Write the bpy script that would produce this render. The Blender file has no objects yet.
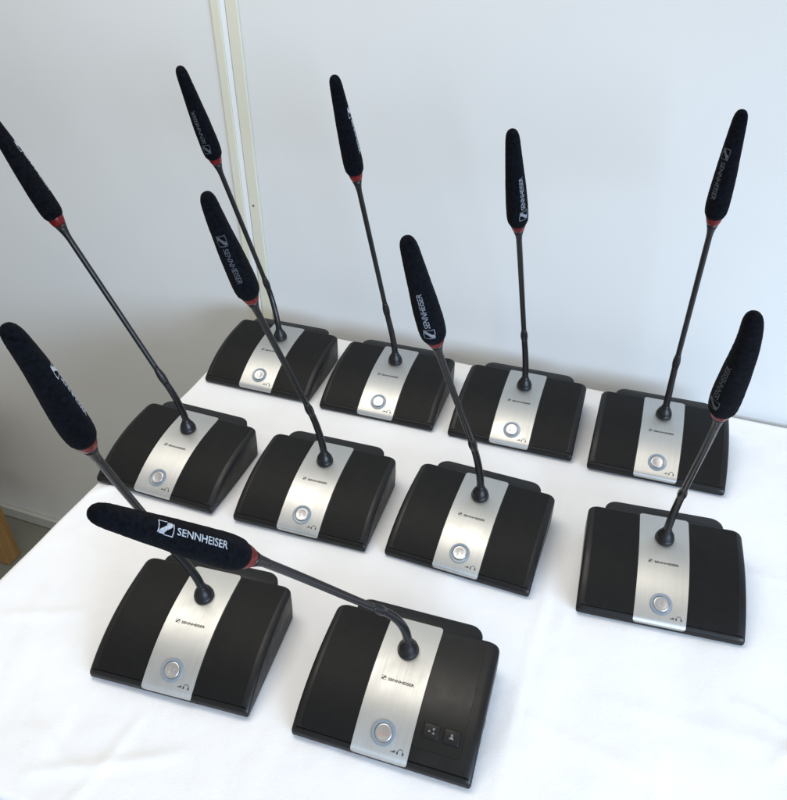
import bpy, bmesh, math, random
from mathutils import Vector, Matrix, noise
random.seed(7)
S = bpy.context.scene
C = S.collection
TZ = 0.889                       # height of the table top above the floor
A0 = math.radians(-20.5)         # the table, wall and room are turned by this
RU = Vector((math.cos(A0), math.sin(A0), 0)); RN = Vector((-math.sin(A0), math.cos(A0), 0))
def room(u, n, z=0.0):
    return RU*u + RN*n + Vector((0, 0, z))

# ------------------------------------------------------------------ helpers
def obj(name, bm, mat, parent=None, smooth=True):
    me = bpy.data.meshes.new(name)
    bm.normal_update()
    bm.to_mesh(me); bm.free()
    if smooth:
        for p in me.polygons: p.use_smooth = True
    if mat: me.materials.append(mat)
    return link(name, me, parent)
def link(name, me, parent=None):
    o = bpy.data.objects.new(name, me); C.objects.link(o)
    if parent: o.parent = parent
    return o
def tag(o, label=None, cat=None, group=None, kind=None):
    if label: o['label'] = label
    if cat: o['category'] = cat
    if group: o['group'] = group
    if kind: o['kind'] = kind
    return o
def empty(name, loc, rz=0.0):
    o = bpy.data.objects.new(name, None); C.objects.link(o)
    o.empty_display_size = 0.03
    o.location = loc; o.rotation_euler = (0, 0, rz)
    return o
def sharp(o, ang=40):
    o.data.set_sharp_from_angle(angle=math.radians(ang)); return o
def grid_faces(bm, rows, flip=False, closed=False):
    for a, b in zip(rows[:-1], rows[1:]):
        n = len(a)
        for i in range(n if closed else n-1):
            j = (i+1) % n
            f = (a[i], a[j], b[j], b[i])
            try: bm.faces.new(f[::-1] if flip else f)
            except ValueError: pass
def box(bm, x0, x1, y0, y1, z0, z1, bev=0.0, seg=2, M=None):
    r = bmesh.ops.create_cube(bm, size=1.0)
    vs = r['verts']
    for v in vs:
        v.co = Vector(((x0+x1)/2+v.co.x*(x1-x0), (y0+y1)/2+v.co.y*(y1-y0), (z0+z1)/2+v.co.z*(z1-z0)))
    if bev > 0:
        es = list({e for v in vs for e in v.link_edges})
        rr = bmesh.ops.bevel(bm, geom=es, offset=bev, segments=seg, profile=0.5, affect='EDGES')
        vs = list({v for v in rr['verts']} | {v for v in vs if v.is_valid})
    if M:
        for v in vs: v.co = M @ v.co
    return vs
def frame_of(d):
    d = d.normalized()
    a = Vector((0, 0, 1)) if abs(d.z) < 0.9 else Vector((1, 0, 0))
    s = d.cross(a).normalized(); t = s.cross(d).normalized()
    return s, t
def tube(bm, pts, radii, seg=24, cap0=True, cap1=True):
    """sweep with parallel transport"""
    rows = []
    n = len(pts)
    s = None
    for i in range(n):
        d = (pts[min(i+1, n-1)] - pts[max(i-1, 0)]).normalized()
        if s is None: s, t = frame_of(d)
        s = (s - d*s.dot(d)).normalized(); t = d.cross(s)
        rows.append([bm.verts.new(pts[i] + (s*math.cos(2*math.pi*k/seg) + t*math.sin(2*math.pi*k/seg))*radii[i]) for k in range(seg)])
    grid_faces(bm, rows, closed=True)
    if cap0: bm.faces.new(rows[0][::-1])
    if cap1: bm.faces.new(rows[-1])
def bez(p0, p1, p2, p3, n):
    out = []
    for i in range(n+1):
        t = i/n; q = 1-t
        out.append(p0*q**3 + p1*3*q*q*t + p2*3*q*t*t + p3*t**3)
    return out

# ------------------------------------------------------------------ materials
def mat(name, col, rough=0.5, metal=0.0, spec=0.5):
    m = bpy.data.materials.new(name); m.use_nodes = True
    b = m.node_tree.nodes['Principled BSDF']
    b.inputs['Base Color'].default_value = (*col, 1)
    b.inputs['Roughness'].default_value = rough
    b.inputs['Metallic'].default_value = metal
    b.inputs['Specular IOR Level'].default_value = spec
    return m, m.node_tree, b
def nd(nt, t, **kw):
    n = nt.nodes.new(t)
    for k, v in kw.items():
        if k in n.inputs: n.inputs[k].default_value = v
        else: setattr(n, k, v)
    return n
def coords(nt, scale=(1, 1, 1)):
    tc = nd(nt, 'ShaderNodeTexCoord'); mp = nd(nt, 'ShaderNodeMapping')
    mp.inputs['Scale'].default_value = scale
    nt.links.new(tc.outputs['Object'], mp.inputs['Vector'])
    return mp.outputs['Vector']
def add_bump(nt, b, height, strength, dist):
    bp = nd(nt, 'ShaderNodeBump'); bp.inputs['Strength'].default_value = strength; bp.inputs['Distance'].default_value = dist
    nt.links.new(height, bp.inputs['Height']); nt.links.new(bp.outputs['Normal'], b.inputs['Normal'])
    return bp
def vary(nt, b, vec, scale, c0, c1, detail=4.0, lo=0.3, hi=0.7, inp='Base Color'):
    n = nd(nt, 'ShaderNodeTexNoise'); n.inputs['Scale'].default_value = scale; n.inputs['Detail'].default_value = detail
    nt.links.new(vec, n.inputs['Vector'])
    r = nd(nt, 'ShaderNodeValToRGB')
    r.color_ramp.elements[0].position = lo; r.color_ramp.elements[1].position = hi
    r.color_ramp.elements[0].color = (*c0, 1); r.color_ramp.elements[1].color = (*c1, 1)
    nt.links.new(n.outputs['Fac'], r.inputs['Fac'])
    nt.links.new(r.outputs['Color'], b.inputs[inp])
    return n

def g3(v): return (v, v, v)
# black moulded plastic
MP, nt, b = mat('black_plastic', (0.004, 0.004, 0.0045), 0.42, spec=0.34)
v = coords(nt)
n = nd(nt, 'ShaderNodeTexNoise'); n.inputs['Scale'].default_value = 1500; nt.links.new(v, n.inputs['Vector'])
add_bump(nt, b, n.outputs['Fac'], 0.25, 0.0004)
vary(nt, b, v, 40, g3(0.36), g3(0.52), inp='Roughness')
# perforated loudspeaker cover
MG, nt, b = mat('grille_plastic', (0.005, 0.005, 0.005), 0.55, spec=0.18)
v = coords(nt)
vo = nd(nt, 'ShaderNodeTexVoronoi'); vo.inputs['Scale'].default_value = 600; vo.inputs['Randomness'].default_value = 1.0
nt.links.new(v, vo.inputs['Vector'])
add_bump(nt, b, vo.outputs['Distance'], 0.3, 0.0006)
vary(nt, b, v, 60, (0.004, 0.004, 0.0044), (0.0055, 0.0055, 0.0055))
# smooth control panel plastic
MC, nt, b = mat('panel_plastic', (0.009, 0.009, 0.0085), 0.36, spec=0.26)
v = coords(nt); vary(nt, b, v, 55, g3(0.33), g3(0.43), inp='Roughness')
# key plastic
MK, nt, b = mat('key_plastic', (0.008, 0.008, 0.0085), 0.45, spec=0.3)
v = coords(nt); vary(nt, b, v, 90, g3(0.36), g3(0.5), inp='Roughness')
# rubber / collar
MR, nt, b = mat('black_rubber', (0.006, 0.006, 0.007), 0.38, spec=0.4)
v = coords(nt); vary(nt, b, v, 120, g3(0.32), g3(0.45), inp='Roughness')
# gooseneck
MN, nt, b = mat('gooseneck_black', (0.007, 0.007, 0.008), 0.36, spec=0.4)
v = coords(nt); vary(nt, b, v, 80, g3(0.28), g3(0.40), inp='Roughness')
# brushed metal plate
MM, nt, b = mat('brushed_metal', (0.56, 0.555, 0.53), 0.46, 1.0)
v = coords(nt, (1400, 18, 18))
n = nd(nt, 'ShaderNodeTexNoise'); n.inputs['Scale'].default_value = 1.0; n.inputs['Detail'].default_value = 3; nt.links.new(v, n.inputs['Vector'])
add_bump(nt, b, n.outputs['Fac'], 0.18, 0.0003)
r = nd(nt, 'ShaderNodeMapRange'); r.inputs['To Min'].default_value = 0.43; r.inputs['To Max'].default_value = 0.57
nt.links.new(n.outputs['Fac'], r.inputs['Value']); nt.links.new(r.outputs['Result'], b.inputs['Roughness'])
n3 = nd(nt, 'ShaderNodeTexNoise'); n3.inputs['Scale'].default_value = 38; n3.inputs['Detail'].default_value = 5
tc3 = nd(nt, 'ShaderNodeTexCoord'); oi3 = nd(nt, 'ShaderNodeObjectInfo'); ad3 = nd(nt, 'ShaderNodeVectorMath', operation='ADD')
nt.links.new(tc3.outputs['Object'], ad3.inputs[0]); nt.links.new(oi3.outputs['Random'], ad3.inputs[1]); nt.links.new(ad3.outputs[0], n3.inputs['Vector'])
m3 = nd(nt, 'ShaderNodeMath', operation='MULTIPLY_ADD'); m3.inputs[1].default_value = 0.22; nt.links.new(n3.outputs['Fac'], m3.inputs[0])
s3 = nd(nt, 'ShaderNodeMath', operation='SUBTRACT'); s3.inputs[1].default_value = 0.11; nt.links.new(r.outputs['Result'], s3.inputs[0]); nt.links.new(s3.outputs[0], m3.inputs[2])
nt.links.new(m3.outputs[0], b.inputs['Roughness'])
v3_ = coords(nt, (420, 7, 7)); vary(nt, b, v3_, 1.0, (0.525, 0.53, 0.52), (0.555, 0.56, 0.55), detail=3)
b.inputs['Anisotropic'].default_value = 0.6
vt = nd(nt, 'ShaderNodeVectorTransform', vector_type='VECTOR', convert_from='OBJECT', convert_to='WORLD'); vt.inputs[0].default_value = (1, 0, 0)
nt.links.new(vt.outputs[0], b.inputs['Tangent'])
# button
MB, nt, b = mat('silver_button', (0.55, 0.55, 0.56), 0.33, 1.0)
v = coords(nt); vary(nt, b, v, 90, g3(0.30), g3(0.40), inp='Roughness')
MBR, nt, b = mat('button_ring', (0.14, 0.17, 0.20), 0.25)
v = coords(nt); vary(nt, b, v, 60, (0.18, 0.22, 0.26), (0.22, 0.265, 0.31))
# ink
MI, nt, b = mat('dark_print', (0.03, 0.03, 0.03), 0.6)
v = coords(nt); vary(nt, b, v, 300, g3(0.025), g3(0.045))
MGI, nt, b = mat('grey_print', (0.16, 0.16, 0.16), 0.6)
v = coords(nt); vary(nt, b, v, 300, g3(0.13), g3(0.19))
MTS, nt, b = mat('pale_print', (0.36, 0.36, 0.36), 0.5)
v = coords(nt); vary(nt, b, v, 300, g3(0.32), g3(0.40))
MPI, nt, b = mat('pink_print', (0.42, 0.22, 0.2), 0.6)
v = coords(nt); vary(nt, b, v, 300, (0.38, 0.2, 0.18), (0.46, 0.26, 0.22))
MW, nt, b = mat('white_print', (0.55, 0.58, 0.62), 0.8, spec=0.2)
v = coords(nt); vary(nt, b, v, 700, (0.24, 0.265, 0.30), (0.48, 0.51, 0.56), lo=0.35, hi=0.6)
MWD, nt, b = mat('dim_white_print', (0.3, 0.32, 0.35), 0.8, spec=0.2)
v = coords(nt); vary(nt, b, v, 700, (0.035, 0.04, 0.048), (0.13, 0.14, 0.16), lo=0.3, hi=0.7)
MWM, nt, b = mat('mid_white_print', (0.22, 0.24, 0.27), 0.8, spec=0.2)  # windscreen print in a middle tone, between the white and dim versions
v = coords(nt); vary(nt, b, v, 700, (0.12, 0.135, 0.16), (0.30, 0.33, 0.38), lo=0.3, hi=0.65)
# foam
MF, nt, b = mat('foam', (0.003, 0.0035, 0.006), 0.95, spec=0.05)
v = coords(nt)
n = nd(nt, 'ShaderNodeTexNoise'); n.inputs['Scale'].default_value = 900; n.inputs['Detail'].default_value = 4; nt.links.new(v, n.inputs['Vector'])
add_bump(nt, b, n.outputs['Fac'], 0.8, 0.0012)
vary(nt, b, v, 260, (0.0015, 0.002, 0.003), (0.006, 0.007, 0.011))
b.inputs['Sheen Weight'].default_value = 0.015; b.inputs['Sheen Roughness'].default_value = 0.5
# red ring
MRD, nt, b = mat('red_ring', (0.2, 0.008, 0.008), 0.35, spec=0.2)
b.inputs['Coat Weight'].default_value = 0.1
v = coords(nt); vary(nt, b, v, 130, (0.085, 0.004, 0.005), (0.18, 0.008, 0.008))
# cloth
MCL, nt, b = mat('white_cloth', (0.82, 0.82, 0.83), 0.85, spec=0.15)
v = coords(nt)
n1 = nd(nt, 'ShaderNodeTexNoise'); n1.inputs['Scale'].default_value = 9; n1.inputs['Detail'].default_value = 5; nt.links.new(v, n1.inputs['Vector'])
n2 = nd(nt, 'ShaderNodeTexNoise'); n2.inputs['Scale'].default_value = 700; n2.inputs['Detail'].default_value = 2; nt.links.new(v, n2.inputs['Vector'])
ma = nd(nt, 'ShaderNodeMath', operation='MULTIPLY_ADD'); ma.inputs[1].default_value = 0.06
nt.links.new(n2.outputs['Fac'], ma.inputs[0]); nt.links.new(n1.outputs['Fac'], ma.inputs[2])
add_bump(nt, b, ma.outputs[0], 0.25, 0.015)
vary(nt, b, v, 14, (0.79, 0.80, 0.83), (0.83, 0.84, 0.865))
# walls
def wallmat(name, c0, c1):
    m, nt, b = mat(name, c0, 0.6, spec=0.3)
    v = coords(nt); vary(nt, b, v, 2.2, c0, c1, detail=3)
    n = nd(nt, 'ShaderNodeTexNoise'); n.inputs['Scale'].default_value = 160; n.inputs['Detail'].default_value = 3; nt.links.new(v, n.inputs['Vector'])
    add_bump(nt, b, n.outputs['Fac'], 0.06, 0.002)
    return m
MWL = wallmat('wall_paint', (0.655, 0.665, 0.66), (0.69, 0.70, 0.695))
MTR = wallmat('cream_trim', (0.62, 0.61, 0.50), (0.66, 0.65, 0.54))
MGP = wallmat('joint_white', (0.74, 0.77, 0.79), (0.78, 0.81, 0.83))
MSK = wallmat('skirting_grey', (0.42, 0.43, 0.40), (0.46, 0.47, 0.44))
MFL, nt, b = mat('floor_vinyl', (0.16, 0.165, 0.14), 0.5)
v = coords(nt); vary(nt, b, v, 6, (0.145, 0.15, 0.128), (0.18, 0.185, 0.158), detail=8)
MWD_ = mat('stool_wood', (0.30, 0.17, 0.06), 0.45)
MWO, nt, b = MWD_
v = coords(nt, (60, 60, 4)); vary(nt, b, v, 1.0, (0.24, 0.13, 0.04), (0.36, 0.21, 0.075), detail=6)
MDK, nt, b = mat('dark_metal', (0.05, 0.045, 0.035), 0.5, 0.6)
v = coords(nt); vary(nt, b, v, 300, g3(0.03), g3(0.06))
MLEG, nt, b = mat('table_leg_grey', (0.25, 0.25, 0.26), 0.4, 0.7)
v = coords(nt); vary(nt, b, v, 60, g3(0.35), g3(0.5), inp='Roughness')

# ------------------------------------------------------------------ setting
WD = 1.165                              # wall distance along RN
JU = -0.7185                            # wall joint
bm = bmesh.new()
vs = [bm.verts.new(room(u, n_, 0)) for u, n_ in ((-6, -5), (6, -5), (6, WD+0.2), (-6, WD+0.2))]
bm.faces.new(vs)
tag(obj('floor', bm, MFL, smooth=False), kind='structure')

def rbox(bm, u0, u1, n0, n1, z0, z1, bev=0.0, seg=2):
    M = Matrix.Rotation(A0, 4, 'Z')
    return box(bm, u0, u1, n0, n1, z0, z1, bev, seg, M)
def wall(label, u0, u1, trim):
    bm = bmesh.new(); rbox(bm, u0, u1, WD, WD+0.08, 0.0, 2.6, 0.001)
    w = obj('wall_panel', bm, MWL, smooth=False); tag(w, label, 'wall')
    bm = bmesh.new(); rbox(bm, u0, u1, WD-0.012, WD-0.0005, 0.002, 0.042, 0.003)
    obj('skirting_board', bm, MSK, w, smooth=False)
    bm = bmesh.new(); rbox(bm, trim[0], trim[1], WD-0.005, WD-0.0004, 0.0425, 2.6, 0.0015)
    t = obj('edge_trim', bm, MTR, w, smooth=False)
    return w, t
wl, tl = wall('off white wall panel left of the cream joint, dim below table height', -4.0, JU-0.0035, (JU-0.0215, JU-0.0055))
wr, tr = wall('off white wall panel behind the back row, right of the cream joint', JU+0.0035, 3.0, (JU+0.0058, JU+0.0275))
bm = bmesh.new(); rbox(bm, JU-0.0054, JU+0.0046, WD-0.0034, WD-0.0002, 0.0425, 2.6, 0.0008)
obj('joint_cover', bm, MGP, wl, smooth=False)
bm = bmesh.new()
M = Matrix.Translation(room(JU+0.0145, WD-0.0052, TZ+0.243)) @ Matrix.Rotation(A0, 4, 'Z') @ Matrix.Rotation(math.radians(90), 4, 'X')
bmesh.ops.create_cone(bm, cap_ends=True, segments=16, radius1=0.0022, radius2=0.0015, depth=0.0016, matrix=M)
obj('screw_head', bm, MDK, tr)

# table
TU0, TU1, TN0, TN1 = -0.724, 1.08, 0.226, 1.150
tb = empty('table', room((TU0+TU1)/2, (TN0+TN1)/2, 0))
tag(tb, 'long table hidden under the white cloth, standing against the wall', 'table')
Mi = Matrix.Translation(-tb.location)
bm = bmesh.new(); rbox(bm, TU0, TU1, TN0, TN1, TZ-0.030, TZ-0.0035, 0.003)
for q in bm.verts: q.co -= tb.location
obj('tabletop', bm, MLEG, tb, smooth=False)
for uu in (TU0+0.08, TU1-0.08):
    for nn in (TN0+0.08, TN1-0.08):
        bm = bmesh.new(); rbox(bm, uu-0.02, uu+0.02, nn-0.02, nn+0.02, 0.0005, TZ-0.0305, 0.004)
        for q in bm.verts: q.co -= tb.location
        obj('leg', bm, MLEG, tb, smooth=False)

# tablecloth: one draped sheet
def crease(u, n_):
    h = 0.0
    for (u0, n0, u1, n1, a, w) in CREASES:
        dx, dy = u1-u0, n1-n0; L = dx*dx+dy*dy
        t = ((u-u0)*dx+(n_-n0)*dy)/L; tc = min(1, max(0, t))
        px, py = u0+dx*tc, n0+dy*tc
        wob = 0.006*noise.noise(Vector((u*9, n_*9, 3.1)))
        d = math.hypot(u-px, n_-py)
        sgn = ((u-u0)*dy-(n_-n0)*dx)/math.sqrt(L) + wob
        fade = max(0.0, 1-(abs(t-0.5)*2)**4) if -0.2 < t < 1.2 else 0
        a *= 1.05
        h += a*fade*math.exp(-(sgn/w)**2) if d < 4*w+0.02 else 0
    return h
CREASES = [(-0.40+0.9*random.random(), 0.25+0.85*random.random(), 0, 0, 0.0009, 0.004) for _ in range(0)] + [(-0.52, 0.25, -0.36, 0.33, 0.0022, 0.007), (-0.45, 0.22, -0.43, 0.36, 0.0016, 0.006),
           (0.02, 0.545, 0.45, 0.56, 0.0014, 0.012), (0.22, 0.52, 0.30, 0.62, 0.0022, 0.008), (0.18, 0.60, 0.33, 0.55, 0.0020, 0.008),
           (-0.05, 0.50, 0.12, 0.47, 0.0014, 0.01), (0.1, 0.30, 0.12, 0.52, 0.0011, 0.008), (-0.70, 0.55, -0.52, 0.50, 0.0016, 0.009),
           (-0.69, 0.40, -0.55, 0.46, 0.0018, 0.008), (-0.55, 0.30, -0.44, 0.27, 0.002, 0.008), (0.05, 0.80, 0.6, 0.80, 0.0009, 0.006),
           (-0.72, 0.80, 0.05, 0.79, 0.0009, 0.006), (-0.25, 0.83, -0.05, 0.86, 0.0014, 0.01), (-0.66, 0.86, -0.45, 0.82, 0.0015, 0.009),
           (-0.04, 0.23, -0.05, 1.14, 0.0008, 0.005), (0.0, 0.42, 0.2, 0.36, 0.0016, 0.012), (-0.02, 0.60, 0.0, 0.9, 0.0012, 0.01),
           (-0.73, 0.62, -0.68, 0.66, 0.003, 0.008), (-0.73, 0.73, -0.64, 0.72, 0.003, 0.008)]
bm = bmesh.new()
cu0, cu1, cn0, cn1 = TU0-0.003, TU1+0.003, TN0-0.003, TN1+0.003
NU, NN = 340, 190
RC = 0.006
def clothz(u, n_):
    f = 0.0016*noise.noise(Vector((u*5, n_*5, 0.3))) + 0.0011*noise.noise(Vector((u*13, n_*11, 1.7))) + 0.00035*noise.noise(Vector((u*32, n_*30, 2.7))) + 0.0022*max(0, noise.noise(Vector((u*17+2*noise.noise(Vector((u*4, n_*4, 5))), n_*9, 6.2)))-0.25)
    return f + crease(u, n_) - 0.0004
rows = []
for j in range(NN+1):
    n_ = cn0+(cn1-cn0)*j/NN; row = []
    for i in range(NU+1):
        u = cu0+(cu1-cu0)*i/NU
        e = min(u-cu0, cu1-u, n_-cn0, cn1-n_)
        z = clothz(u, n_)*min(1, e/0.02) - (RC*(1-math.sqrt(max(0, 1-(1-e/RC)**2))) if e < RC else 0)
        edge = 0.0035*noise.noise(Vector((u*10, n_*10, 8)))*max(0, 1-e/0.05)
        p = room(u+(edge if (u-cu0 < .05 or cu1-u < .05) else 0), n_+(edge if (n_-cn0 < .05) else 0), TZ+z)
        row.append(bm.verts.new(p))
    rows.append(row)
grid_faces(bm, rows)
ring = rows[0][:-1] + [r_[-1] for r_ in rows[:-1]] + rows[-1][:0:-1] + [r_[0] for r_ in rows[:0:-1]]
params = [(cu0+(cu1-cu0)*i/NU, cn0, 0, -1) for i in range(NU)] + [(cu1, cn0+(cn1-cn0)*j/NN, 1, 0) for j in range(NN)] + \
         [(cu0+(cu1-cu0)*i/NU, cn1, 0, 1) for i in range(NU, 0, -1)] + [(cu0, cn0+(cn1-cn0)*j/NN, -1, 0) for j in range(NN, 0, -1)]
prev = ring
for k, dz in enumerate((0.012, 0.03, 0.06, 0.10, 0.15, 0.20, 0.26, 0.32)):
    cur = []
    for i, (u, n_, ou, on) in enumerate(params):
        wv = 0.5+0.5*math.sin((u*1.0+n_*1.3)*38+2*noise.noise(Vector((u*4, n_*4, 0))))
        amp = (0.004+0.028*wv*min(1, dz/0.2))*min(1, dz/0.08)
        if on == 1: amp = 0.002
        cur.append(bm.verts.new(room(u+ou*amp, n_+on*amp, TZ-RC-dz)))
    grid_faces(bm, [prev, cur], closed=True, flip=True)
    prev = cur
bmesh.ops.recalc_face_normals(bm, faces=bm.faces)
cl = obj('tablecloth', bm, MCL)
tag(cl, 'white cloth with soft wrinkles spread over the long table', 'tablecloth')

# wooden stool at the far left, only one leg enters the frame
st = empty('wooden_stool', room(-1.735, 0.852, 0))
tag(st, 'brown wooden stool, one leg showing on the floor left of the table', 'stool')
SW = 0.17
def sleg(x, y):
    bm = bmesh.new(); box(bm, x-0.024, x+0.024, y-0.024, y+0.024, 0.0005, 0.4495, 0.004); return bm
for sx in (-1, 1):
    for sy in (-1, 1): obj('leg', sleg(sx*SW, sy*SW), MWO, st, smooth=False)
bm = bmesh.new(); box(bm, -SW-0.04, SW+0.04, -SW-0.04, SW+0.04, 0.45, 0.48, 0.008, 3); obj('seat', bm, MWO, st, smooth=False)
for sy in (-1, 1):
    bm = bmesh.new(); box(bm, -SW+0.0245, SW-0.0245, sy*SW-0.01, sy*SW+0.01, 0.18, 0.215, 0.003); obj('stretcher', bm, MWO, st, smooth=False)
st.rotation_euler = (0, 0, A0)

# ------------------------------------------------------------------ desk microphone base (shared meshes)
BW, BD, BH, ZL, PP = 0.1, 0.1502, 0.0498, 0.0118, 2.785
def zprof(y):
    return ZL + (BH-ZL)*(1-(1-min(max(y/BD, 0), 1))**PP)
def ztop(x, y):
    """height of the housing top, shoulders included"""
    hw = half(y); e = min(hw-abs(x), BD-y)
    R = 0.009
    z = zprof(y)
    ex = max(0.0, R-(hw-abs(x))); ey = max(0.0, 0.005-(BD-y))
    z -= 0.55*(R-math.sqrt(max(0, R*R-ex*ex))) + (0.005-math.sqrt(max(0, 25e-6-ey*ey)))
    return z
def half(y):
    h = BW
    r = 0.011
    if y > BD-r: h = BW-r+math.sqrt(max(0, r*r-(y-(BD-r))**2))
    r = 0.003
    if y < r: h = BW-r+math.sqrt(max(0, r*r-(r-y)**2))
    h -= 0.0018*min(1, max(0, (y-0.02)/BD))
    return h
def lerp_steps(a, b, n): return [a+(b-a)*i/n for i in range(n)]
def housing_bm():
    bm = bmesh.new()
    ys = [0, 0.0003, 0.0009, 0.0018, 0.003, 0.0034, 0.0036, 0.0047, 0.0049, 0.0056] + lerp_steps(0.007, BD-0.013, 40) + \
         [BD-0.011*(1-math.sin(i/10*math.pi/2)) for i in range(0, 11)]
    ys = sorted(set(ys))
    def xs(h):
        R = 0.009
        side = [h-R+R*math.sin(i/7*math.pi/2) for i in range(0, 8)]
        mid = [-(h-R)+2*(h-R)*i/24 for i in range(1, 24)]
        return [-q for q in side[::-1]] + mid + side
    rows = []
    for y in ys:
        h = half(y); row = []
        for x_ in xs(h):
            z = ztop(x_, y)
            if 0.0035 < y < 0.0048 and abs(x_) < BW-0.005: z -= 0.0016       # groove above the lip
            if y < 0.003: z -= 0.0016*(1-y/0.003)**2
            row.append(bm.verts.new((x_, y, z)))
        rows.append(row)
    grid_faces(bm, rows)
    ring = rows[0] + [r_[-1] for r_ in rows[1:-1]] + rows[-1][::-1] + [r_[0] for r_ in rows[-2:0:-1]]
    prev = ring
    cen = Vector((0, BD/2, 0))
    for z, ins, z0 in ((0.6, 0.0, 0.0022), (0.25, 0.0004, 0.0022), (0.0, 0.001, 0.0022), (0.0, 0.007, 0.0021), (0.0, 0.0072, 0.0)):
        cur = []
        for v_ in ring:
            zz = z0+(v_.co.z-z0)*z
            sx = 1-ins/BW; sy = 1-ins/(BD/2)
            cur.append(bm.verts.new((v_.co.x*sx, BD/2+(v_.co.y-BD/2)*sy, zz)))
        grid_faces(bm, [prev, cur], closed=True, flip=True); prev = cur
    bm.faces.new(prev[::-1])
    bmesh.ops.recalc_face_normals(bm, faces=bm.faces)
    return bm
def conform_bm(x0, x1, y0, y1, off, r=0.003, nx=16, ny=36, thick=0.0012, side_slope=None):
    """a thin inlay lying on the curved top, with rounded corners"""
    bm = bmesh.new(); top = []; 
    ys = [y0+r*(1-math.cos(i/6*math.pi/2)) for i in range(6)] + [y0+r+(y1-y0-2*r)*i/ny for i in range(ny+1)] + [y1-r+r*math.sin(i/6*math.pi/2) for i in range(1, 7)]
    for y in ys:
        q = 0.0
        if y < y0+r: q = r-math.sqrt(max(0, r*r-(y0+r-y)**2))
        if y > y1-r: q = r-math.sqrt(max(0, r*r-(y-(y1-r))**2))
        row = []
        for i in range(nx+1):
            x_ = x0+q+(x1-x0-2*q)*i/nx
            dz = (ztop(x_, y+1e-4)-ztop(x_, y-1e-4))/2e-4
            nrm = Vector((0, -dz, 1)).normalized()
            row.append(bm.verts.new(Vector((x_, y, ztop(x_, y)))+nrm*off))
        top.append(row)
    grid_faces(bm, top)
    ring = top[0] + [r_[-1] for r_ in top[1:-1]] + top[-1][::-1] + [r_[0] for r_ in top[-2:0:-1]]
    low = [bm.verts.new(v_.co-Vector((0, 0, thick))) for v_ in ring]
    grid_faces(bm, [ring, low], closed=True, flip=True)
    bmesh.ops.recalc_face_normals(bm, faces=bm.faces)
    return bm
# centre line of the faceplate: up the lip, then over the curved top
def plate_path():
    c = [(0, 0.0086)] + [(y, zprof(y)-0.0016*(1-y/0.003)**2) for y in (0, 0.0003, 0.0009, 0.0018, 0.003)]
    c += [(0.003+(0.1487-0.003)*i/56, zprof(0.003+(0.1487-0.003)*i/56)) for i in range(1, 57)]
    pts = []
    for i, (y, z) in enumerate(c):
        a, b_ = c[max(0, i-1)], c[min(len(c)-1, i+1)]
        nrm = Vector((0, -(b_[1]-a[1]), b_[0]-a[0])).normalized()
        pts.append(Vector((0, y, z))+nrm*0.0007)
    return pts
def plate_bm():
    P = plate_path()
    # resample by arc length, dense at both ends
    L = [0.0]
    for a, b_ in zip(P[:-1], P[1:]): L.append(L[-1]+(b_-a).length)
    tot = L[-1]
    def at(s):
        for i in range(len(P)-1):
            if s <= L[i+1] or i == len(P)-2:
                t = (s-L[i])/(L[i+1]-L[i]); return P[i].lerp(P[i+1], t)
    r = 0.0042
    ss = [r*(1-math.cos(i/7*math.pi/2)) for i in range(7)] + [r+(tot-2*r)*i/70 for i in range(71)] + [tot-r+r*math.sin(i/7*math.pi/2) for i in range(1, 8)]
    bm = bmesh.new(); rows = []
    for s in ss:
        q = 0
        if s < r: q = r-math.sqrt(max(0, r*r-(r-s)**2))
        if s > tot-r: q = r-math.sqrt(max(0, r*r-(s-(tot-r))**2))
        c = at(min(s, tot)); h = 0.0311-q
        rows.append([bm.verts.new(c+Vector((h*(2*i/10-1), 0, 0))) for i in range(11)])
    grid_faces(bm, rows)
    ring = rows[0] + [r_[-1] for r_ in rows[1:-1]] + rows[-1][::-1] + [r_[0] for r_ in rows[-2:0:-1]]
    low = [bm.verts.new(v_.co+Vector((0, 0.0006, -0.0016))) for v_ in ring]
    grid_faces(bm, [ring, low], closed=True, flip=True)
    bmesh.ops.recalc_face_normals(bm, faces=bm.faces)
    return bm
def on_top(x_, y, off=0.0):
    """matrix whose z is the surface normal of the plate at x, y"""
    dz = (zprof(y+1e-4)-zprof(y-1e-4))/2e-4
    nrm = Vector((0, -dz, 1)).normalized(); ty = Vector((0, 1, dz)).normalized()
    M = Matrix(((1, ty.x, nrm.x), (0, ty.y, nrm.y), (0, ty.z, nrm.z))).to_4x4()
    return Matrix.Translation(Vector((x_, y, zprof(y)))+nrm*off) @ M
def lathe(bm, prof, seg=40, M=None, cap0=False, cap1=False):
    rows = []
    for r_, z in prof:
        rows.append([bm.verts.new((M or Matrix()) @ Vector((r_*math.cos(2*math.pi*k/seg), r_*math.sin(2*math.pi*k/seg), z))) for k in range(seg)])
    grid_faces(bm, rows, closed=True)
    if cap1: bm.faces.new(rows[-1])
    if cap0: bm.faces.new(rows[0][::-1])
def text_bm(s, size, bold=0.0):
    cu = bpy.data.curves.new('txt', 'FONT'); cu.body = s; cu.size = size; cu.align_x = 'LEFT'; cu.offset = bold; cu.resolution_u = 4
    o = bpy.data.objects.new('txt', cu); C.objects.link(o)
    dg = bpy.context.evaluated_depsgraph_get(); dg.update()
    me = bpy.data.meshes.new_from_object(o.evaluated_get(dg))
    bm = bmesh.new(); bm.from_mesh(me)
    bpy.data.objects.remove(o); bpy.data.curves.remove(cu); bpy.data.meshes.remove(me)
    return bm
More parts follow.
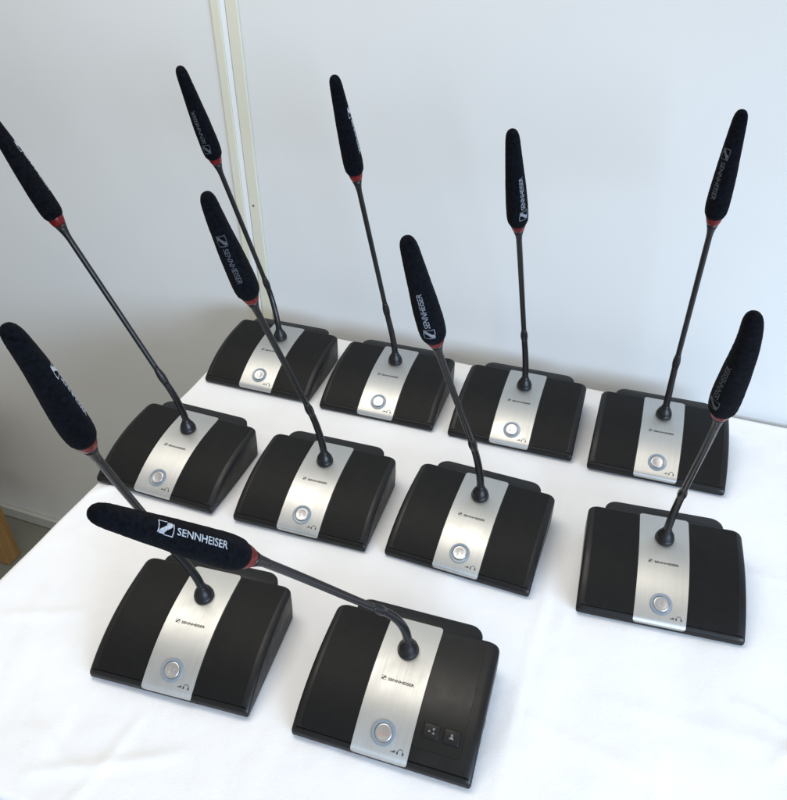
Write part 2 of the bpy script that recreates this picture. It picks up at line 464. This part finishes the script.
def fit(bm, w, h):
    xs = [v_.co.x for v_ in bm.verts]; ys = [v_.co.y for v_ in bm.verts]
    a, b_ = min(xs), max(xs); c, d = min(ys), max(ys)
    for v_ in bm.verts: v_.co = Vector(((v_.co.x-a)/(b_-a)*w-w/2, (v_.co.y-c)/(d-c)*h-h/2, 0))
def poly(bm, pts):
    bm.faces.new([bm.verts.new((x_, y_, 0)) for x_, y_ in pts])
def emblem(bm, cx, cy, w, h):
    """outlined square with a slanted stroke through it"""
    t = 0.06
    def P(a, b_): return (cx+a*w, cy+b_*h)
    for sx in (1, -1):                     # two mirrored corner brackets
        def Q(a, b_): return P(a*sx, b_*sx)
        poly(bm, [Q(-0.5, -0.42), Q(-0.5+t, -0.42), Q(-0.5+t, 0.5-t), Q(-0.5, 0.5)])
        poly(bm, [Q(-0.5, 0.5), Q(-0.5+t, 0.5-t), Q(0.02, 0.5-t), Q(0.10, 0.5)])
    c = []                                  # S-shaped stroke
    N = 14
    l, r_ = [], []
    for i in range(N+1):
        t_ = i/N*2-1
        x_ = 0.22*t_+0.10*math.sin(t_*math.pi); y_ = 0.44*t_
        wd = 0.15+0.06*math.cos(t_*math.pi/2)
        l.append(P(x_-wd, y_)); r_.append(P(x_+wd, y_))
    for i in range(N): poly(bm, [l[i], r_[i], r_[i+1], l[i+1]])
def arc_strip(bm, cx, cy, r0, r1, a0, a1, n=16):
    for i in range(n):
        a, b_ = a0+(a1-a0)*i/n, a0+(a1-a0)*(i+1)/n
        poly(bm, [(cx+r0*math.cos(a), cy+r0*math.sin(a)), (cx+r1*math.cos(a), cy+r1*math.sin(a)), (cx+r1*math.cos(b_), cy+r1*math.sin(b_)), (cx+r0*math.cos(b_), cy+r0*math.sin(b_))])
def upwards(bm, out=None):
    bm.normal_update()
    for f in bm.faces:
        if f.normal.z < 0: f.normal_flip()
def drape(bm, x_, y, off):
    """lay a flat print on the curved faceplate"""
    upwards(bm)
    for v_ in bm.verts:
        v_.co = on_top(x_+v_.co.x, y+v_.co.y, off) @ Vector((0, 0, 0))

def build_shared():
    G = {}
    def keep(key, bm, m, smooth=True, ang=None):
        me = bpy.data.meshes.new(key); bm.normal_update(); bm.to_mesh(me); bm.free(); me.materials.append(m)
        if smooth:
            for p in me.polygons: p.use_smooth = True
            if ang: me.set_sharp_from_angle(angle=math.radians(ang))
        G[key] = me
    keep('housing', housing_bm(), MP, ang=38)
    # rear cover: rounded slab stepping out behind the back edge
    bm = bmesh.new()
    prof = []
    r = 0.016; x1, y0, y1 = 0.0765, BD-0.0042, BD+0.0165
    prof = [(-x1+0.003, y0)] + [(x1-0.003, y0)] + [(x1-r+r*math.cos(a), y1-r+r*math.sin(a)) for a in [i/10*math.pi/2 for i in range(11)]] + \
           [(-x1+r+r*math.cos(a), y1-r+r*math.sin(a)) for a in [math.pi/2+i/10*math.pi/2 for i in range(11)]]
    rows = []
    zt = BH-0.0012
    for z, ins in ((0.006, 0.0015), (zt-0.003, 0.0), (zt-0.0012, 0.0006), (zt, 0.0022)):
        rows.append([bm.verts.new((px*(1-ins/0.075), BD+(py-BD)*(1-ins/0.012) if py > BD else py, z)) for px, py in prof])
    grid_faces(bm, rows, closed=True); bm.faces.new(rows[-1]); bm.faces.new(rows[0][::-1])
    bmesh.ops.recalc_face_normals(bm, faces=bm.faces)
    keep('rear_cover', bm, MP, ang=50)
    keep('grille_left', conform_bm(-0.0905, -0.0325, 0.0058, 0.1455, 0.00045), MG, ang=50)
    keep('grille_right', conform_bm(0.0325, 0.0905, 0.0058, 0.1455, 0.00045), MG, ang=50)
    keep('panel', conform_bm(0.0318, 0.0835, 0.0165, 0.1400, 0.0007, r=0.004), MC, ang=50)
    keep('plate', plate_bm(), MM, ang=50)
    # headphone jack on the right flank
    bm = bmesh.new()
    box(bm, BW-0.0035, BW-0.0003, 0.060, 0.072, 0.016, 0.024, 0.001)
    keep('jack', bm, MDK, smooth=False)
    # talk button
    M = on_top(0, 0.0205, 0.0009)
    bm = bmesh.new(); lathe(bm, [(0.0133, -0.001), (0.0133, 0.0006), (0.0128, 0.0012), (0.0120, 0.0012), (0.0098, 0.0006), (0.0094, -0.001)], 48, M); keep('button_ring', bm, MBR, ang=40)
    bm = bmesh.new(); lathe(bm, [(0.0092, -0.001), (0.0092, 0.0015), (0.0088, 0.0021), (0.0078, 0.0022), (0.0058, 0.0019), (0.003, 0.0017), (0.0005, 0.00165)], 48, M, cap1=True); keep('talk_button', bm, MB, ang=60)
    # speaking-head symbol on the button
    bm = bmesh.new()
    arc_strip(bm, -0.0019, 0.0006, 0.0012, 0.0020, math.radians(60), math.radians(300))
    poly(bm, [(-0.0035, -0.0038), (-0.0005, -0.0038), (-0.0010, -0.0018), (-0.0030, -0.0018)])
    for rr in (0.0020, 0.0034): arc_strip(bm, 0.0006, 0.0002, rr, rr+0.0006, -0.7, 0.7, 8)
    upwards(bm)
    for v_ in bm.verts:
        r_ = math.hypot(v_.co.x, v_.co.y)
        v_.co.z = 0.00185+0.0001*(r_/0.004)
    for v_ in bm.verts: v_.co = M @ v_.co
    keep('talk_symbol', bm, MTS, smooth=False)
    me2 = G['talk_symbol'].copy(); me2.materials.clear(); me2.materials.append(MPI); G['talk_symbol_pink'] = me2
    # small lettering on the faceplate
    bm = text_bm('SENNHEISER', 0.01, 0.00025); fit(bm, 0.030, 0.0030)
    for v_ in bm.verts: v_.co.x += 0.0035
    b2 = bmesh.new(); emblem(b2, -0.0165, 0.0004, 0.0050, 0.0046)
    me = bpy.data.meshes.new('t'); b2.to_mesh(me); b2.free(); bm.from_mesh(me); bpy.data.meshes.remove(me)
    drape(bm, 0, 0.0712, 0.00095); keep('lettering', bm, MI, smooth=False)
    # volume wedge and headphone symbol at the lower right of the plate
    bm = bmesh.new()
    poly(bm, [(-0.0085, -0.0012), (-0.0025, -0.0012), (-0.0025, 0.0012)])
    arc_strip(bm, 0.0042, 0.0002, 0.0028, 0.0034, 0, math.pi, 14)
    for sx in (-1, 1): poly(bm, [(0.0042+sx*0.0036-0.0009, -0.0020), (0.0042+sx*0.0036+0.0009, -0.0020), (0.0042+sx*0.0036+0.0009, 0.0006), (0.0042+sx*0.0036-0.0009, 0.0006)])
    [setattr(v_, 'co', v_.co*0.85) for v_ in bm.verts]; drape(bm, 0.0185, 0.0082, 0.0010); keep('headphone_symbol', bm, MI, smooth=False)
    # collar round the gooseneck socket
    M = on_top(0, 0.1089, 0.0006)
    bm = bmesh.new(); lathe(bm, [(0.0116, -0.001), (0.0121, 0.0006), (0.0122, 0.0040), (0.0117, 0.0050), (0.0113, 0.0054), (0.0113, 0.0068), (0.0108, 0.0090), (0.0094, 0.0118), (0.0077, 0.0146), (0.0064, 0.0175), (0.0056, 0.0205), (0.0052, 0.0212)], 40, M, cap1=True)
    keep('collar', bm, MR, ang=50)
    # keys of the control panel
    for i, x_ in enumerate((0.0487, 0.0707)):
        M = on_top(x_, 0.0335, 0.0004)
        bm = bmesh.new(); box(bm, -0.0086, 0.0086, -0.0072, 0.0072, -0.001, 0.0022, 0.0011, 3, M); keep('key%d' % i, bm, MK, ang=60)
        bm = bmesh.new()
        if i == 0:
            poly(bm, [(-0.0040, -0.0010), (-0.0004, -0.0010), (-0.0022, 0.0012)]); poly(bm, [(0.0008, -0.0024), (0.0044, -0.0024), (0.0026, 0.0002)])
            arc_strip(bm, 0.0022, 0.0026, 0.0001, 0.0013, 0, 2*math.pi)
        else:
            poly(bm, [(-0.0028, -0.0022), (0.0028, -0.0022), (0.0007, 0.0006), (-0.0007, 0.0006)]); arc_strip(bm, 0, 0.0018, 0.0001, 0.0013, 0, 2*math.pi)
        upwards(bm)
        for v_ in bm.verts: v_.co = M @ (v_.co+Vector((0, 0, 0.00235)))
        keep('keysym%d' % i, bm, MGI, smooth=False)
    return G
G = build_shared()

# ------------------------------------------------------------------ the ten microphones
CAM = Vector((0, 0, 0.7974+TZ))
GROUP = 'desk microphones in three rows on the white cloth'
# place (x, y, turn), joint, lower and upper end of the windscreen, print offset, reading direction, print brightness, label
MICS = [
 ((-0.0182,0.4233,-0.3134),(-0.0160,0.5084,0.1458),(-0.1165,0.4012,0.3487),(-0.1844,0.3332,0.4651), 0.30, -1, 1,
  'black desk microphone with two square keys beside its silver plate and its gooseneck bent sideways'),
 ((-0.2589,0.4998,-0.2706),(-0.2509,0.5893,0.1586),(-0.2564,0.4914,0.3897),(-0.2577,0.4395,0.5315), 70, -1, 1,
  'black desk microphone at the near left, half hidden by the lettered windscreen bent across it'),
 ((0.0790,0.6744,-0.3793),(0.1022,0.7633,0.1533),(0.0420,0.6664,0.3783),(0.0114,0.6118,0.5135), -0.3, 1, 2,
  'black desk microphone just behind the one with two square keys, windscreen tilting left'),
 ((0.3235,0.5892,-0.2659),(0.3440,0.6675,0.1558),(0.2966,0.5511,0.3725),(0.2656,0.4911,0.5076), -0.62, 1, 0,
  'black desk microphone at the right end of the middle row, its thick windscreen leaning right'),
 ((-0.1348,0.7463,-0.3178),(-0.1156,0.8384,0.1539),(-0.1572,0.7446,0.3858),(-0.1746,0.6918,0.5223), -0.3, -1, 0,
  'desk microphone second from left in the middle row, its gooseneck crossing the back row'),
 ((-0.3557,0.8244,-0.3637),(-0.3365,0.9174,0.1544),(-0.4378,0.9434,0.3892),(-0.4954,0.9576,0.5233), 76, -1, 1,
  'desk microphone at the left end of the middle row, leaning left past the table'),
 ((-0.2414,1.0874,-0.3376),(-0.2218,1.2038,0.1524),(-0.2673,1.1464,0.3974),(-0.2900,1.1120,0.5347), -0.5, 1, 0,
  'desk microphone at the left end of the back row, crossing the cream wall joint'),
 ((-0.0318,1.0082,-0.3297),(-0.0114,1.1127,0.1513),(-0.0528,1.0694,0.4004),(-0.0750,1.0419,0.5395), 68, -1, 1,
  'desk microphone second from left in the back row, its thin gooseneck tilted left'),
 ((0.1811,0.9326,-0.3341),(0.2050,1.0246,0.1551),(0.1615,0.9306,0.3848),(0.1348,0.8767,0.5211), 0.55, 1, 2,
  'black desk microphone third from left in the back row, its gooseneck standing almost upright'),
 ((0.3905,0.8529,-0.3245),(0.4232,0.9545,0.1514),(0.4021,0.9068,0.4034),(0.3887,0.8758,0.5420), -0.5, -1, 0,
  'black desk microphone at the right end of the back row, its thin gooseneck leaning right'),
]
FOAM = [(0.0, 0.0100), (0.012, 0.0114), (0.04, 0.0130), (0.08, 0.01375), (0.13, 0.0139), (0.2, 0.0138), (0.3, 0.0134), (0.4, 0.0128), (0.5, 0.0120),
        (0.6, 0.0111), (0.7, 0.0102), (0.8, 0.0093), (0.88, 0.0086), (0.93, 0.0079), (0.96, 0.0069), (0.98, 0.0054), (0.992, 0.0034), (1.0, 0.0004)]
def foam_r(t):
    t = min(1, max(0, t))
    for (a, ra), (b_, rb) in zip(FOAM[:-1], FOAM[1:]):
        if t <= b_: return ra+(rb-ra)*(t-a)/(b_-a)
    return FOAM[-1][1]
FSC = {0: 0.95, 1: 0.95, 3: 0.97}
BENDS = {3: 0.0026, 1: 0.0015, 4: -0.001, 5: 0.001}
def make_mic(idx, spec):
    (X, Y, th), pb, pf, pt, w, rd, bright, label = spec
    root = empty('desk_microphone', (X, Y, TZ+0.0006), th)
    tag(root, label, 'microphone', GROUP)
    Mi = Matrix.Rotation(-th, 4, 'Z') @ Matrix.Translation(Vector((-X, -Y, 0)))
    loc = lambda p: Mi @ Vector(p)
    h = link('housing', G['housing'], root)
    link('rear_cover', G['rear_cover'], h)
    link('headphone_jack', G['jack'], h)
    link('speaker_grille', G['grille_left'], root)
    if idx == 0:
        p = link('control_panel', G['panel'], root); tag(p, 'smooth dark panel carrying two square keys')
        for i in (0, 1):
            k = link('key', G['key%d' % i], root)
            link('key_symbol', G['keysym%d' % i], k)
    else:
        link('speaker_grille', G['grille_right'], root)
    f = link('faceplate', G['plate'], root)
    link('lettering', G['lettering'], f); link('headphone_symbol', G['headphone_symbol'], f)
    t = link('talk_button', G['talk_button'], root)
    link('button_ring', G['button_ring'], t); link('talk_symbol', G['talk_symbol_pink' if idx == 0 else 'talk_symbol'], t)
    link('collar', G['collar'], root)
    # gooseneck
    p0 = on_top(0, 0.1089, 0.012).translation; p0n = (on_top(0, 0.1089, 0.03).translation-p0).normalized()
    B, F, T = loc(pb), loc(pf), loc(pt)
    ax = (F-B).normalized()
    L = (B-p0).length
    k1 = 0.5 if idx == 0 else 0.36
    low = bez(p0, p0+p0n*L*k1, B-ax*L*(0.36 if idx else 0.30), B-ax*0.006, 24)
    bm = bmesh.new(); tube(bm, low, [0.0052-0.0006*i/24 for i in range(25)], 20); g = obj('gooseneck', bm, MN, root)
    # sleeve between the flexible and the stiff part
    bm = bmesh.new()
    sl = [(-0.012, 0.0047), (-0.008, 0.0052), (-0.002, 0.0057), (0.004, 0.0056), (0.008, 0.0050), (0.013, 0.0043), (0.016, 0.0039)]
    q = [low[-1]+(B-ax*0.006-low[-1])+ax*(a+0.006) for a, _ in sl]
    tube(bm, q, [r_ for _, r_ in sl], 20); obj('joint_sleeve', bm, MR, g)
    axf = (T-F).normalized(); FL = (T-F).length
    N0 = F-axf*0.022
    axm = (ax*0.75+axf*0.25).normalized()
    stem = bez(B+ax*0.010, B+ax*0.08, N0-axm*0.06, N0, 20)
    bm = bmesh.new(); tube(bm, stem, [0.0039]*21, 20); s = obj('stem', bm, MN, root)
    # flared neck and red light ring
    cone = [(-0.034, 0.0036), (-0.029, 0.0041), (-0.024, 0.0045), (-0.018, 0.0056), (-0.0100, 0.0076)]
    bm = bmesh.new(); tube(bm, [F+axf*a for a, _ in cone], [r_ for _, r_ in cone], 24); obj('neck_flare', bm, MN, s)
    cone = [(-0.0099, 0.0078), (-0.007, 0.0088), (-0.003, 0.0098), (0.001, 0.0103), (0.006, 0.0099)]
    bm = bmesh.new(); tube(bm, [F+axf*a for a, _ in cone], [r_ for _, r_ in cone], 28); obj('light_ring', bm, MRD, root)
    # windscreen
    Fw = Vector(pf)+Vector((0, 0, TZ)); Tw = Vector(pt)+Vector((0, 0, TZ))
    dw = (Tw-Fw).normalized(); vw = (CAM-(Fw+Tw)/2); vw = (vw-dw*vw.dot(dw)).normalized(); rw = dw.cross(vw)
    R3 = Matrix.Rotation(-th, 3, 'Z'); v3, r3 = R3 @ vw, R3 @ rw
    bend = BENDS.get(idx, 0.0)
    def axis(t): return F+axf*(FL*t)+r3*(bend*math.sin(math.pi*min(1, max(0, t))**2))
    bm = bmesh.new(); SEG = 56; rows = []
    NT = 70
    ts = [0, .004, .012, .025] + [0.04+0.88*i/NT for i in range(NT+1)] + [.935, .95, .962, .972, .98, .986, .992, .996, 1.0]
    for t in ts:
        c = axis(t); row = []
        for k in range(SEG):
            a = 2*math.pi*k/SEG
            dirv = v3*math.cos(a)+r3*math.sin(a)
            rr = foam_r(t)*FSC.get(idx, 1)*(1+0.022*noise.noise(Vector((t*6+idx*3, math.cos(a)*1.5, math.sin(a)*1.5)))) + 0.00032*noise.noise(Vector((t*90, math.cos(a)*9+idx, math.sin(a)*9)))
            row.append(bm.verts.new(c+dirv*rr))
        rows.append(row)
    grid_faces(bm, rows, closed=True); bm.faces.new(rows[0][::-1]); bm.faces.new(rows[-1])
    bmesh.ops.recalc_face_normals(bm, faces=bm.faces)
    wsn = obj('windscreen', bm, MF, root)
    # lettering round the foam
    bm = text_bm('SENNHEISER', 0.01, 0.00012); fit(bm, 0.0510, 0.0060)
    b2 = bmesh.new(); emblem(b2, 0, 0, 0.0142, 0.0120)
    for v_ in b2.verts: v_.co.x -= 0.0355
    me = bpy.data.meshes.new('t'); b2.to_mesh(me); b2.free(); bm.from_mesh(me); bpy.data.meshes.remove(me)
    for i in range(-8, 9):
        bmesh.ops.bisect_plane(bm, geom=bm.verts[:]+bm.edges[:]+bm.faces[:], plane_co=(0, i*0.0012, 0), plane_no=(0, 1, 0))
    upwards(bm)
    phi0 = math.radians(w) if abs(w) > 1 else math.asin(w)
    tc = 0.395 if rd < 0 else 0.40
    for v_ in bm.verts:
        along, up = v_.co.x, v_.co.y
        t = tc+(along*(1 if rd > 0 else -1))/FL
        rr = foam_r(t)*FSC.get(idx, 1)+0.00042
        phi = phi0+(-up if rd > 0 else up)/0.0135
        v_.co = axis(t)+(v3*math.cos(phi)+r3*math.sin(phi))*rr
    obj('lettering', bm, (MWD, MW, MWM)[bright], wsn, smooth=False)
    return root
for i, sp in enumerate(MICS): make_mic(i, sp)

# ------------------------------------------------------------------ camera
cd = bpy.data.cameras.new('camera'); cam = bpy.data.objects.new('camera', cd); C.objects.link(cam)
cd.sensor_fit = 'HORIZONTAL'; cd.sensor_width = 36; cd.lens = 36*770.0/787
cd.clip_start = 0.02; cd.clip_end = 50
cam.location = CAM
cam.rotation_mode = 'QUATERNION'
cam.rotation_quaternion = (Matrix.Rotation(math.radians(90)-0.642105, 3, 'X') @ Matrix.Rotation(-0.004528, 3, 'Z')).to_quaternion()
S.camera = cam

# ------------------------------------------------------------------ light
w = bpy.data.worlds.new('World'); S.world = w; w.use_nodes = True
bg = w.node_tree.nodes['Background']; bg.inputs['Color'].default_value = (0.97, 0.95, 0.90, 1); bg.inputs['Strength'].default_value = 0.54
def area(name, loc, target, sx, sy, power, col, spread=math.pi):
    l = bpy.data.lights.new(name, 'AREA'); l.shape = 'RECTANGLE'; l.size = sx; l.size_y = sy; l.energy = power; l.color = col; l.spread = spread
    o = bpy.data.objects.new(name, l); C.objects.link(o); o.location = loc
    o.rotation_euler = (Vector(target)-Vector(loc)).to_track_quat('-Z', 'Y').to_euler()
    return o
area('ceiling_lamp', room(-0.68, 0.72, TZ+1.7), room(-0.5, 0.7, TZ), 0.6, 1.2, 15.5, (1.0, 0.94, 0.84))
area('window_light', room(1.9, -0.9, TZ+0.72), room(-0.1, 0.75, TZ-0.1), 2.2, 0.8, 22, (0.57, 0.755, 1.0), math.radians(80))
S.view_settings.view_transform = 'Standard'; S.view_settings.look = 'None'; S.view_settings.exposure = 0.05; S.view_settings.gamma = 1
S.render.film_transparent = False
S.cycles.max_bounces = 8
